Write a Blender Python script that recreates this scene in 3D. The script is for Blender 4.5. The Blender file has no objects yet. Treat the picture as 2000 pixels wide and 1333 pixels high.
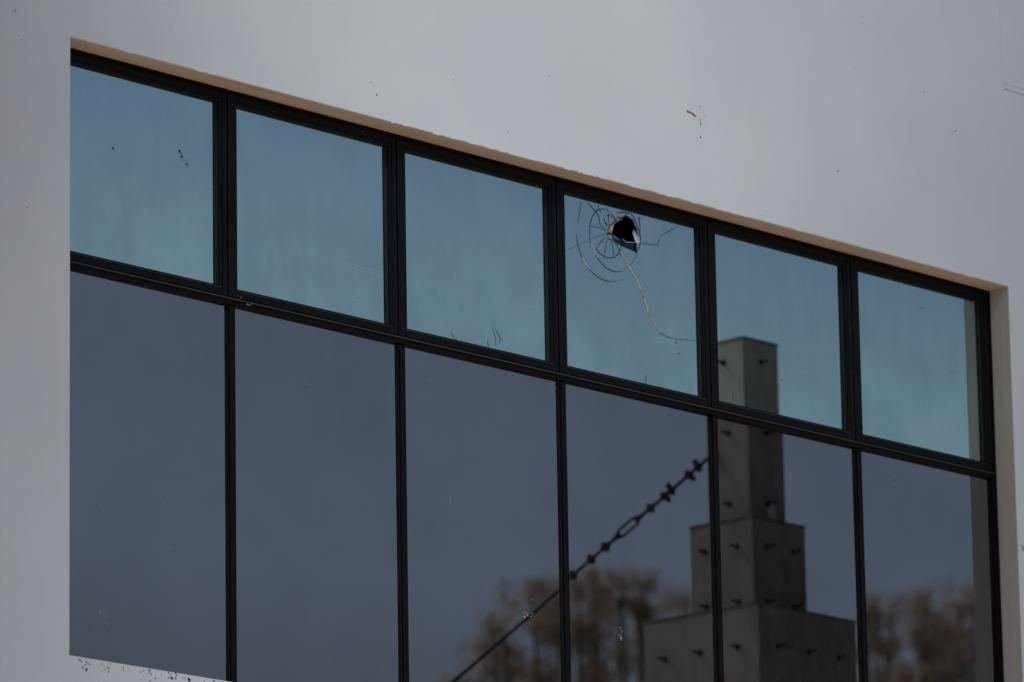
import bpy, bmesh, math, random
from mathutils import Vector, Matrix
random.seed(7)
R = math.radians
scene = bpy.context.scene
col = scene.collection

# ------------------------------------------------------------------ camera
F, YAW, PITCH, ROLL = 11439.1, 0.8183, 0.2374, -0.0167      # focal length in pixels of a 2000 px wide frame
CAM = Vector((-18.2927, -20.0209, -6.8403))
fw = Vector((math.sin(YAW)*math.cos(PITCH), math.cos(YAW)*math.cos(PITCH), math.sin(PITCH)))
r0 = Vector((math.cos(YAW), -math.sin(YAW), 0)); u0 = r0.cross(fw)
rt = r0*math.cos(ROLL) + u0*math.sin(ROLL)
up = -r0*math.sin(ROLL) + u0*math.cos(ROLL)
cd = bpy.data.cameras.new("camera"); cam = bpy.data.objects.new("camera", cd); col.objects.link(cam)
m = Matrix((rt, up, -fw)).transposed().to_4x4(); m.translation = CAM; cam.matrix_world = m
cd.sensor_width = 36; cd.lens = F*36/2000; cd.clip_start = .5; cd.clip_end = 6000
cd.dof.use_dof = True; cd.dof.focus_distance = 29.6; cd.dof.aperture_fstop = 2.8; cd.dof.aperture_blades = 8
scene.camera = cam
scene.render.resolution_x = 1024; scene.render.resolution_y = 682

# ------------------------------------------------------------------ light
SUN_EL, SUN_AZ = R(48), R(192)           # azimuth clockwise from +y
w = bpy.data.worlds.new("World"); scene.world = w; w.use_nodes = True
wn = w.node_tree; bg = wn.nodes['Background']
sky = wn.nodes.new('ShaderNodeTexSky'); sky.sky_type = 'NISHITA'; sky.sun_disc = False
sky.sun_elevation = SUN_EL; sky.sun_rotation = SUN_AZ; sky.altitude = 0; sky.air_density = 1.0; sky.dust_density = 2.0; sky.ozone_density = 1.0
wn.links.new(sky.outputs[0], bg.inputs[0]); bg.inputs[1].default_value = 0.07
sd = bpy.data.lights.new("sun", 'SUN'); sun = bpy.data.objects.new("sun", sd); col.objects.link(sun)
sd.energy = 1.5; sd.angle = R(14); sd.color = (1, .97, .93)
sdir = Vector((math.sin(SUN_AZ)*math.cos(SUN_EL), math.cos(SUN_AZ)*math.cos(SUN_EL), math.sin(SUN_EL)))
sun.rotation_euler = (-sdir).to_track_quat('-Z', 'Y').to_euler()
vs = scene.view_settings; vs.view_transform = 'Standard'; vs.look = 'None'; vs.gamma = 1; vs.use_curve_mapping = False
vs.exposure = 0.03

# ------------------------------------------------------------------ helpers
D = .136                        # depth of the reveal
GLASS = D + .030                # outer surface of the glass
GROUND = -8.44
W = 1.2
XL, XR, ZT, ZB = .0194, 7.2295, 1.2476, -1.7752
ZUB = .2346                     # lower edge of the upper panes (top of the bottom rail)
ZUT = 1.176                     # top of the upper panes
ZTL = .149                      # underside of the transom

def ray(px, py):
    return (fw*F + rt*(px-1000) - up*(py-666.5)).normalized()
def on_plane(px, py, y=0.0):    # where the sight line through a photo pixel meets the plane y
    d = ray(px, py); return CAM + d*((y-CAM.y)/d.y)
def at_dist(px, py, dist):
    d = ray(px, py); return CAM + d*(dist/d.dot(fw))
def mirror(p):                  # the real place of something seen in the glass
    return Vector((p.x, 2*GLASS-p.y, p.z))

def obj(name, bm, mats, parent=None, smooth=False, loc=None):
    me = bpy.data.meshes.new(name)
    bm.normal_update(); bm.to_mesh(me); bm.free()
    if not isinstance(mats, (list, tuple)): mats = [mats]
    for mm in mats: me.materials.append(mm)
    if smooth:
        for p in me.polygons: p.use_smooth = True
    o = bpy.data.objects.new(name, me); col.objects.link(o)
    if parent: o.parent = parent
    if loc is not None: o.location = loc
    return o
def thing(name, label, cat, loc=(0, 0, 0), group=None):
    o = bpy.data.objects.new(name, None); col.objects.link(o); o.location = loc
    o.empty_display_size = .2
    o['label'] = label; o['category'] = cat
    if group: o['group'] = group
    return o
def copy_tree(o, parent=None):
    c = o.copy(); col.objects.link(c)
    if parent: c.parent = parent
    for ch in [k for k in bpy.data.objects if k.parent == o]: copy_tree(ch, c)
    return c

def box(bm, x0, x1, y0, y1, z0, z1, mi=0, bev=0):
    r = bmesh.ops.create_cube(bm, size=1)
    vs_ = r['verts']
    bmesh.ops.scale(bm, vec=(x1-x0, y1-y0, z1-z0), verts=vs_)
    bmesh.ops.translate(bm, vec=((x0+x1)/2, (y0+y1)/2, (z0+z1)/2), verts=vs_)
    fs = set(f for v in vs_ for f in v.link_faces)
    for f in fs: f.material_index = mi
    if bev:
        es = list(set(e for v in vs_ for e in v.link_edges))
        bmesh.ops.bevel(bm, geom=es, offset=bev, segments=2, affect='EDGES', profile=.6)
    return vs_
def tube(bm, p0, p1, r_, r2=None, n=8, cap=True):
    p0, p1 = Vector(p0), Vector(p1); r2 = r_ if r2 is None else r2
    d = (p1-p0).normalized(); a = d.orthogonal().normalized(); b = d.cross(a)
    A = [bm.verts.new(p0+(a*math.cos(t)+b*math.sin(t))*r_) for t in [i*2*math.pi/n for i in range(n)]]
    B = [bm.verts.new(p1+(a*math.cos(t)+b*math.sin(t))*r2) for t in [i*2*math.pi/n for i in range(n)]]
    for i in range(n): bm.faces.new((A[i], A[(i+1) % n], B[(i+1) % n], B[i]))
    if cap: bm.faces.new(A[::-1]); bm.faces.new(B)
def path_tube(bm, pts, rs, n=8):
    pts = [Vector(p) for p in pts]; rings = []
    for i, p in enumerate(pts):
        d = (pts[min(i+1, len(pts)-1)]-pts[max(i-1, 0)]).normalized()
        a = d.cross(Vector((.3, .2, 1)) if abs(d.z) < .95 else Vector((1, 0, 0))).normalized(); b = d.cross(a)
        r_ = rs[i] if isinstance(rs, (list, tuple)) else rs
        rings.append([bm.verts.new(p+(a*math.cos(t)+b*math.sin(t))*r_) for t in [k*2*math.pi/n for k in range(n)]])
    for A, B in zip(rings, rings[1:]):
        for i in range(n): bm.faces.new((A[i], A[(i+1) % n], B[(i+1) % n], B[i]))
    bm.faces.new(rings[0][::-1]); bm.faces.new(rings[-1])
def frame_sweep(bm, x0, x1, z0, z1, prof, closed=True, kx=1.0, kr=1.0):
    """mitred rectangular frame: prof = [(inset, y)...]"""
    rings = []
    for ins, y in prof:
        rings.append([bm.verts.new(v) for v in ((x0+ins*kx, y, z0+ins), (x1-ins*kr, y, z0+ins), (x1-ins*kr, y, z1-ins), (x0+ins*kx, y, z1-ins))])
    n = len(rings)
    for i in range(n if closed else n-1):
        A, B = rings[i], rings[(i+1) % n]
        for k in range(4): bm.faces.new((A[k], B[k], B[(k+1) % 4], A[(k+1) % 4]))
    bmesh.ops.recalc_face_normals(bm, faces=bm.faces)

# ------------------------------------------------------------------ materials
def mat(name):
    mm = bpy.data.materials.new(name); mm.use_nodes = True
    nt = mm.node_tree; return mm, nt, nt.nodes['Principled BSDF']
def noise(nt, scale, detail=4, rough=.5, vec=None, vscale=None):
    tc = nt.nodes.new('ShaderNodeTexCoord'); n = nt.nodes.new('ShaderNodeTexNoise')
    n.inputs['Scale'].default_value = scale; n.inputs['Detail'].default_value = detail; n.inputs['Roughness'].default_value = rough
    mp = nt.nodes.new('ShaderNodeMapping'); nt.links.new(tc.outputs['Object'], mp.inputs[0])
    if vscale: mp.inputs['Scale'].default_value = vscale
    nt.links.new(mp.outputs[0], n.inputs['Vector'])
    return n.outputs['Fac']
def ramp(nt, fac, stops):
    r_ = nt.nodes.new('ShaderNodeValToRGB'); e = r_.color_ramp.elements
    while len(e) < len(stops): e.new(.5)
    for el, (p, c) in zip(e, stops):
        el.position = p; el.color = (*c, 1) if len(c) == 3 else c
    nt.links.new(fac, r_.inputs[0]); return r_.outputs[0]
def mixc(nt, fac, a, b, mode='MIX'):
    x = nt.nodes.new('ShaderNodeMix'); x.data_type = 'RGBA'; x.blend_type = mode
    for i, v in ((0, fac), (6, a), (7, b)):
        if isinstance(v, (int, float)): x.inputs[i].default_value = v
        elif isinstance(v, tuple): x.inputs[i].default_value = (*v, 1)
        else: nt.links.new(v, x.inputs[i])
    return x.outputs[2]
def math_(nt, op, a, b=0.0):
    x = nt.nodes.new('ShaderNodeMath'); x.operation = op
    for i, v in enumerate((a, b)):
        if isinstance(v, (int, float)): x.inputs[i].default_value = v
        else: nt.links.new(v, x.inputs[i])
    return x.outputs[0]
def bump(nt, h, strength, dist, target):
    b = nt.nodes.new('ShaderNodeBump'); b.inputs['Strength'].default_value = strength; b.inputs['Distance'].default_value = dist
    nt.links.new(h, b.inputs['Height']); nt.links.new(b.outputs[0], target.inputs['Normal'])
g3 = lambda v: (v, v, v)

# painted render
M_wall, nt, p = mat("white_paint")
big = noise(nt, .9, 3, .5); streak = noise(nt, 3.0, 5, .6, vscale=(1.6, 1, .12)); fine = noise(nt, 60, 4, .6)
c = ramp(nt, big, [(.3, (.585, .655, .725)), (.7, (.645, .71, .775))])
c = mixc(nt, ramp(nt, streak, [(.55, g3(0)), (.78, g3(.16))]), c, (.50, .53, .56))
c = mixc(nt, ramp(nt, fine, [(.3, g3(0)), (.75, g3(.07))]), c, (.55, .55, .54))
sp = noise(nt, 7, 6, .75)
c = mixc(nt, ramp(nt, noise(nt, 1.7, 6, .7, vscale=(1, 1, .5)), [(.5, g3(0)), (.72, g3(.22))]), c, (.52, .56, .60))
c = mixc(nt, ramp(nt, sp, [(.72, g3(0)), (.76, g3(.35))]), c, (.5, .49, .47))
nt.links.new(c, p.inputs['Base Color']); p.inputs['Roughness'].default_value = .75
bump(nt, math_(nt, 'ADD', noise(nt, 5, 4, .5), math_(nt, 'MULTIPLY', noise(nt, 140, 3, .6), .12)), .35, .006, p)

M_soffit, nt, p = mat("tan_soffit")
s1 = noise(nt, 6, 5, .6, vscale=(.12, 9, 1)); s2 = noise(nt, 40, 4, .6)
c = ramp(nt, s1, [(.3, (.60, .42, .30)), (.55, (.76, .57, .43)), (.75, (.82, .65, .52))])
c = mixc(nt, ramp(nt, s2, [(.5, g3(0)), (.8, g3(.3))]), c, (.55, .44, .33))
nt.links.new(c, p.inputs['Base Color']); p.inputs['Roughness'].default_value = .8
bump(nt, s2, .4, .004, p)

M_jamb, nt, p = mat("grey_render")
s1 = noise(nt, 4, 5, .6, vscale=(1, 6, .6)); c = ramp(nt, s1, [(.3, (.44, .425, .40)), (.7, (.53, .515, .49))])
nt.links.new(c, p.inputs['Base Color']); p.inputs['Roughness'].default_value = .85
bump(nt, noise(nt, 60, 4, .6), .4, .004, p)

M_metal, nt, p = mat("black_anodised_metal")
d1 = noise(nt, 12, 6, .65); d2 = noise(nt, 90, 3, .6)
c = ramp(nt, d1, [(.35, (.0022, .0024, .0035)), (.7, (.005, .0055, .008))])
c = mixc(nt, ramp(nt, d2, [(.66, g3(0)), (.74, g3(.35))]), c, (.05, .05, .05))
nt.links.new(c, p.inputs['Base Color']); p.inputs['Specular IOR Level'].default_value = .13
nt.links.new(ramp(nt, d1, [(.3, g3(.38)), (.7, g3(.6))]), p.inputs['Roughness'])
M_seal, nt, p = mat("black_rubber_seal"); p.inputs['Base Color'].default_value = (.004, .004, .005, 1); p.inputs['Roughness'].default_value = .7
M_edge, nt, p = mat("highlight_metal_edge"); p.inputs['Base Color'].default_value = (.035, .035, .04, 1); p.inputs['Roughness'].default_value = .45  # lighter tone that paints the highlights on frame edges

def glass_mat(name, tint, refl, dirt=.10, film=False):
    mm = bpy.data.materials.new(name); mm.use_nodes = True; nt = mm.node_tree
    nt.nodes.clear(); out = nt.nodes.new('ShaderNodeOutputMaterial')
    gl = nt.nodes.new('ShaderNodeBsdfGlossy'); gl.inputs['Roughness'].default_value = .0
    tr = nt.nodes.new('ShaderNodeBsdfTransparent'); tr.inputs[0].default_value = (.03, .04, .05, 1)
    df = nt.nodes.new('ShaderNodeBsdfDiffuse'); df.inputs[0].default_value = (.22, .23, .24, 1)
    colr = tint
    if film:
        st = noise(nt, 2.2, 6, .66, vscale=(3.6, 1, .40)); st2 = noise(nt, 1.1, 4, .55, vscale=(1, 1, 1))
        c = mixc(nt, ramp(nt, st, [(.3, g3(0)), (.7, g3(1))]), tuple(v*.88 for v in tint), (tint[0]*1.10, tint[1]*1.07, tint[2]*1.03))
        c = mixc(nt, ramp(nt, st2, [(.35, g3(0)), (.7, g3(.5))]), c, (tint[0]*.86, tint[1]*.90, tint[2]*.95))
        c = mixc(nt, ramp(nt, noise(nt, 3.2, 7, .68), [(.38, g3(0)), (.66, g3(.75))]), c, tuple(v*.86 for v in tint))
        c = mixc(nt, ramp(nt, noise(nt, 1.9, 3, .5), [(.46, g3(0)), (.70, g3(.8))]), c, (tint[0]*1.16, tint[1]*1.13, tint[2]*1.06))
        # film tint runs darker and bluer towards the top, greener below
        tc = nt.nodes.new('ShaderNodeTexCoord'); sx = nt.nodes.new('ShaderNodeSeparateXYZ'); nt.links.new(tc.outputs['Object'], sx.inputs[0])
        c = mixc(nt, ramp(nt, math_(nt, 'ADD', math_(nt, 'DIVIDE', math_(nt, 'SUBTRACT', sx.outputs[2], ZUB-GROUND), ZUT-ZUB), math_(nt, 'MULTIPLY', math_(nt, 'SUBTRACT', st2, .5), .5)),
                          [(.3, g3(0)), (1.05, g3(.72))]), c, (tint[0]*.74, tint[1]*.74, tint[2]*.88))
        colr = c
        # a pair of thin seams across the film
        zz = math_(nt, 'ADD', sx.outputs[2], math_(nt, 'MULTIPLY', noise(nt, 1.5, 2, .5), .03))
        for zc in (.512-GROUND, .530-GROUND):
            band = math_(nt, 'LESS_THAN', math_(nt, 'ABSOLUTE', math_(nt, 'SUBTRACT', zz, zc)), .0018)
            br = ramp(nt, noise(nt, 3, 4, .6), [(.36, g3(0)), (.58, g3(.24))])
            colr = mixc(nt, math_(nt, 'MULTIPLY', band, br), colr, (min(1, tint[0]*1.6), min(1, tint[1]*1.5), min(1, tint[2]*1.4)))
    else:           # rain-splash grime that has built up along the foot of the panes, and faint smears
        tc = nt.nodes.new('ShaderNodeTexCoord'); sx = nt.nodes.new('ShaderNodeSeparateXYZ'); nt.links.new(tc.outputs['Object'], sx.inputs[0])
        hgt = math_(nt, 'ADD', math_(nt, 'SUBTRACT', sx.outputs[2], ZB-GROUND), math_(nt, 'MULTIPLY', noise(nt, 1.6, 5, .6, vscale=(1, 1, .5)), .5))
        c = mixc(nt, ramp(nt, noise(nt, 1.3, 5, .6), [(.35, g3(0)), (.68, g3(.7))]), tint, tuple(v*.86 for v in tint))
        c = mixc(nt, ramp(nt, hgt, [(.12, g3(.75)), (.95, g3(0))]), c, (tint[0]*.62, tint[1]*.60, tint[2]*.54))
        colr = c
    if isinstance(colr, tuple): gl.inputs[0].default_value = (*colr, 1)
    else: nt.links.new(colr, gl.inputs[0])
    b = nt.nodes.new('ShaderNodeBump'); b.inputs['Strength'].default_value = .02; b.inputs['Distance'].default_value = .01
    nt.links.new(noise(nt, 1.3, 1, .4), b.inputs['Height']); nt.links.new(b.outputs[0], gl.inputs['Normal'])
    mx = nt.nodes.new('ShaderNodeMixShader'); mx.inputs[0].default_value = refl
    nt.links.new(tr.outputs[0], mx.inputs[1]); nt.links.new(gl.outputs[0], mx.inputs[2])
    mx2 = nt.nodes.new('ShaderNodeMixShader')
    a = ramp(nt, noise(nt, 9, 6, .7), [(.35, g3(.0)), (.8, g3(dirt))])
    spk = ramp(nt, noise(nt, 120, 2, .5), [(.76, g3(0)), (.80, g3(.35))])
    nt.links.new(math_(nt, 'ADD', a, math_(nt, 'MULTIPLY', spk, .5)), mx2.inputs[0])
    nt.links.new(mx.outputs[0], mx2.inputs[1]); nt.links.new(df.outputs[0], mx2.inputs[2])
    nt.links.new(mx2.outputs[0], out.inputs[0]); return mm
M_glass_lo = glass_mat("tinted_glass", (.305, .298, .325), .95, .07)
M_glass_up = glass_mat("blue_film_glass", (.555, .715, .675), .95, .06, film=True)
M_gback, nt, p = mat("glass_back"); nt.nodes.clear()
o_ = nt.nodes.new('ShaderNodeOutputMaterial'); t_ = nt.nodes.new('ShaderNodeBsdfTransparent'); t_.inputs[0].default_value = (.5, .55, .6, 1); nt.links.new(t_.outputs[0], o_.inputs[0])
M_gdark = glass_mat("unfilmed_broken_glass", (.035, .055, .065), .9, .03)
def plain(name, c, rough=.6, metal=0, var=.25, sc=20):
    mm, nt, p = mat(name)
    nt.links.new(ramp(nt, noise(nt, sc, 5, .6), [(.3, tuple(v*(1-var) for v in c)), (.7, tuple(min(1, v*(1+var)) for v in c))]), p.inputs['Base Color'])
    p.inputs['Roughness'].default_value = rough; p.inputs['Metallic'].default_value = metal; return mm
M_crack = plain("crack_dark", (.010, .016, .03), .5)
M_crackl = plain("crack_glint_tan", (.52, .42, .29), .6, 0, .5, 60)
M_crackp = plain("crack_faint", (.07, .09, .12), .5)
M_speck = plain("grey_speck", (.11, .12, .14), .8)
M_room = plain("room_dark", (.03, .03, .03), .9)
M_shard, nt, p = mat("pale_shard"); p.inputs['Base Color'].default_value = (.85, .90, .95, 1); p.inputs['Metallic'].default_value = .85; p.inputs['Roughness'].default_value = .25
M_orange = plain("torn_film", (.34, .16, .10), .6)
M_pink = plain("torn_film_edge", (.55, .42, .38), .6)
M_rust = plain("rust_brown", (.11, .045, .03), .9)
M_mould = plain("black_mould", (.018, .017, .018), .9)
M_spot = plain("grey_spot", (.22, .21, .21), .9)
M_pale = plain("white_dropping", (.5, .52, .55), .8)
M_ground = plain("dry_ground", (.44, .33, .23), .95, 0, .3, .3)
M_cable = plain("galvanised_cable", (.022, .020, .020), .7, 0)
M_stud = plain("dark_steel_stud", (.016, .015, .015), .7, 0)
M_bark = plain("pale_bark", (.16, .12, .09), .9)
M_roof = plain("roof_sheet", (.25, .25, .25), .8)
def leaf_mat(name, a, b):
    mm, nt, p = mat(name)
    c = ramp(nt, noise(nt, .8, 4, .6), [(.35, a), (.65, b)])
    nt.links.new(c, p.inputs['Base Color']); p.inputs['Roughness'].default_value = .7
    tl = nt.nodes.new('ShaderNodeBsdfTranslucent'); nt.links.new(c, tl.inputs[0])
    mx = nt.nodes.new('ShaderNodeMixShader'); mx.inputs[0].default_value = .45
    nt.links.new(p.outputs[0], mx.inputs[1]); nt.links.new(tl.outputs[0], mx.inputs[2])
    nt.links.new(mx.outputs[0], nt.nodes['Material Output'].inputs[0])
    return mm
M_leafA = leaf_mat("brown_olive_leaf", (.44, .36, .26), (.62, .52, .39))
M_leafB = leaf_mat("green_olive_leaf", (.16, .15, .07), (.36, .30, .17))
# pylon: pale painted concrete, dirty under its top edges
M_pylon, nt, p = mat("pale_painted_concrete")
c = ramp(nt, noise(nt, 1.2, 5, .6), [(.3, (.30, .29, .28)), (.7, (.40, .385, .37))])
c = mixc(nt, ramp(nt, noise(nt, 6, 5, .7, vscale=(1, 1, .15)), [(.52, g3(0)), (.75, g3(.55))]), c, (.16, .14, .125))
nt.links.new(c, p.inputs['Base Color']); p.inputs['Roughness'].default_value = .8

# ------------------------------------------------------------------ ground
bm = bmesh.new(); bmesh.ops.create_grid(bm, x_segments=2, y_segments=2, size=2500)
g = obj("ground", bm, M_ground, loc=(0, 0, GROUND)); g['kind'] = 'structure'

bm = bmesh.new(); box(bm, -30, 30, -16, -.002, GROUND, GROUND+.12, bev=.01)
g = obj("bounce_paving", bm, plain("bounce_concrete", (.68, .55, .44), .9, 0, .1, .8)); g['kind'] = 'structure'  # unseen paving added to bounce light onto the soffit
# ------------------------------------------------------------------ building
B = thing("building", "pale rendered office building with a long black-framed ribbon window", "building", (3.6, 3, GROUND))
def bpart(name, bm, mats, smooth=False, parent=None):
    """meshes are written in world coordinates, then moved under the building's empty"""
    off = Vector(B.location)
    for v in bm.verts: v.co -= off if parent is None else off
    return obj(name, bm, mats, parent or B, smooth)
# the wall sheet coordinates for object textures are relative to the building base: undo in the film material
X0, X1, ZR = -9.0, 8.1, 7.0
CH = .004
def outer_ring(bm):
    xs = [X0, XL-CH, XR+CH, X1]; zs = [GROUND, ZB-CH, ZT+CH, ZR]
    V = {(i, j): bm.verts.new((xs[i], 0, zs[j])) for i in range(4) for j in range(4)}
    for i in range(3):
        for j in range(3):
            if (i, j) != (1, 1): bm.faces.new((V[i, j], V[i+1, j], V[i+1, j+1], V[i, j+1]))
    inner = [bm.verts.new(v) for v in ((XL, CH, ZB), (XR, CH, ZB), (XR, CH, ZT), (XL, CH, ZT))]
    outer = [V[1, 1], V[2, 1], V[2, 2], V[1, 2]]
    for k in range(4): bm.faces.new((outer[k], outer[(k+1) % 4], inner[(k+1) % 4], inner[k]))
    # jambs and sill (the head has its own tan soffit)
    deep = [bm.verts.new((v.co.x, .26, v.co.z)) for v in inner]
    for k in (0, 3): bm.faces.new((inner[k], inner[(k+1) % 4], deep[(k+1) % 4], deep[k]))
    # back of the wall
    for (a, b_, c_, d_) in ((X0, XL, GROUND, ZR), (XR, X1, GROUND, ZR), (XL, XR, GROUND, ZB), (XL, XR, ZT+.012, ZR)):
        bm.faces.new([bm.verts.new(v) for v in ((a, .26, c_), (a, .26, d_), (b_, .26, d_), (b_, .26, c_))])
bm = bmesh.new(); outer_ring(bm); bpart("wall", bm, M_wall)
# soffit with a slightly ragged lower lip where the render meets it
bm = bmesh.new()
n = 240; A = []; Bv = []
for i in range(n+1):
    x = XL+(XR-XL)*i/n
    A.append(bm.verts.new((x, CH+random.uniform(-.0006, .0006), ZT))); Bv.append(bm.verts.new((x, .26, ZT)))
top = [bm.verts.new((XL, .0045, ZT+.01)), bm.verts.new((XR, .0045, ZT+.01))]
for i in range(n): bm.faces.new((A[i], Bv[i], Bv[i+1], A[i+1]))
bpart("soffit", bm, M_soffit)
bm = bmesh.new(); vv = [bm.verts.new(v) for v in ((XR, CH, ZB), (XR, .26, ZB), (XR, .26, ZT), (XR, CH, ZT))]; bm.faces.new(vv); bpart("jamb", bm, M_jamb)
# ragged bits of filler along the edge of the head
for i in range(46):
    x = random.choice([random.uniform(XL+.05, XR-.1), random.gauss(2.6, .35), random.gauss(4.2, .6)]); x = min(max(x, XL+.03), XR-.05)
    l = random.uniform(.01, .07); h = random.uniform(.001, .0032)
    bm = bmesh.new(); box(bm, x, x+l, -.0015-i*.00005, .012, ZT-h, ZT+.004, bev=.0012); bpart("filler_crumb", bm, M_wall)
# thin render joint and a shallow raised band beyond the right end of the window
pj = on_plane(1963, 165)
bm = bmesh.new()
box(bm, XR+.012, X1, -.003, .004, pj.z, ZR, bev=.003)
bpart("raised_panel", bm, M_wall)
bm = bmesh.new()
box(bm, XR+.03, X1, -.006, .004, pj.z-.030, pj.z-.003, bev=.004)
bpart("ledge", bm, M_wall)
# the rest of the block, with an added dark wing
bm = bmesh.new()
box(bm, X0, X0+.25, .262, 9, GROUND, ZR); box(bm, X1-.25, X1, .262, 9, GROUND, ZR); box(bm, X0+.252, X1-.252, 8.75, 9, GROUND, ZR)
bpart("side_walls", bm, M_wall)
bm = bmesh.new(); box(bm, X1+.004, 26, .8, 9, GROUND, 9.5); bpart("added_dark_wing", bm, plain("dark_wing_tone", (.07, .045, .035), .9, 0, .3, 6))  # unseen wing added to keep bounced light off the pylon
bm = bmesh.new(); box(bm, X0-.3, X1-.002, -.35, 9.3, ZR+.002, ZR+.25, bev=.01); bpart("roof", bm, M_roof)
bm = bmesh.new()
for (a, b_, c_, d_, e_, f_) in ((XL-.5, XR+.5, .27, 5, -2.2, -2.1), (XL-.5, XR+.5, .27, 5, 1.6, 1.7), (XL-.5, XR+.5, 5, 5.1, -2.1, 1.6), (XL-.6, XL-.5, .27, 5.1, -2.2, 1.7), (XR+.5, XR+.6, .27, 5.1, -2.2, 1.7)):
    box(bm, a, b_, c_, d_, e_, f_)
bpart("room", bm, M_room)

# window: outer frame, transom, mullions, lower panes, upper sashes
YF = D+.003
bm = bmesh.new()
frame_sweep(bm, XL+.001, XR-.001, ZB+.001, ZT-.001, [(0, D+.11), (0, YF-.003), (.002, YF-.005), (.012, YF-.005), (.014, YF+.004), (.026, YF+.006), (.028, YF+.06), (.028, D+.11)])
bpart("window_frame", bm, M_metal)
def member(name, dims, bev=.0015, extra=()):
    bm = bmesh.new(); box(bm, *dims, bev=bev)
    for e in extra: box(bm, *e[:6], mi=e[6] if len(e) > 6 else 0, bev=.0008)
    return bpart(name, bm, [M_metal, M_edge, M_seal])
XI0, XI1 = XL+.029, XR-.029
member("transom", (XI0, XI1, D+.006, D+.105, ZTL, .184), extra=[(XI0, XI1, D-.006, D+.012, .174, .181, 1), (XI0, XI1, D+.002, D+.012, .150, .157)])  # front lip takes the painted highlight tone
for k in range(1, 6):
    x = k*W+.015
    member("mullion", (x, x+.037, D+.012, D+.105, ZB+.03, ZTL-.001), extra=[(x-.0005, x+.005, D+.0105, D+.02, ZB+.03, ZTL-.002), (x+.031, x+.0375, D+.0105, D+.02, ZB+.03, ZTL-.002), (x-.005, x, GLASS-.007, GLASS-.001, ZB+.03, ZTL-.002, 2)])
    x = k*W
    member("mullion", (x-.0055, x+.0005, D+.010, D+.105, .186, ZT-.03))

def pane_mesh(x0, x1, z0, z1, hole=None, tilt=(0, 0)):
    bm = bmesh.new()
    def yy(x, z): return GLASS + (x-(x0+x1)/2)*tilt[0] + (z-(z0+z1)/2)*tilt[1]
    loops = [[(x0, z0), (x1, z0), (x1, z1), (x0, z1)]]
    if hole: loops.append(hole)
    es = []
    for lp in loops:
        vv = [bm.verts.new((x, yy(x, z), z)) for x, z in lp]
        es += [bm.edges.new((vv[i], vv[(i+1) % len(vv)])) for i in range(len(vv))]
    r_ = bmesh.ops.triangle_fill(bm, edges=es, use_beauty=True, use_dissolve=False)
    faces = [f for f in r_['geom'] if isinstance(f, bmesh.types.BMFace)]
    bmesh.ops.recalc_face_normals(bm, faces=faces)
    for f in faces:
        if f.normal.y > 0: f.normal_flip()
    ex = bmesh.ops.extrude_face_region(bm, geom=faces)
    vs2 = [v for v in ex['geom'] if isinstance(v, bmesh.types.BMVert)]
    # the extruded copy is the back
    bmesh.ops.translate(bm, vec=(0, .006, 0), verts=vs2)
    bm.normal_update()
    newf = set(f for f in ex['geom'] if isinstance(f, bmesh.types.BMFace))
    for f in bm.faces:
        ymid = sum(v.co.y-yy(v.co.x, v.co.z) for v in f.verts)/len(f.verts)
        f.material_index = 0 if ymid < .001 else 1
    return bm
lo_tilt = [(0, 0), (.0004, .0003), (-.0005, .0002), (.0006, -.0002), (-.0002, .0002), (.0006, -.0004)]
up_tilt = [(.0003, 0), (-.0003, .0002), (.0002, 0), (0, 0), (.0010, -.0002), (-.0003, 0)]
low_labels = ["tall tinted lower glass pane"]*6
for k in range(6):
    x0 = XL+.03 if k == 0 else k*W+.0525; x1 = (k+1)*W+.0145 if k < 5 else XR-.03
    bpart("lower_glass_pane", pane_mesh(x0, x1, ZB+.032, ZTL-.0005, tilt=lo_tilt[k]), [M_glass_lo, M_gback])

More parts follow.
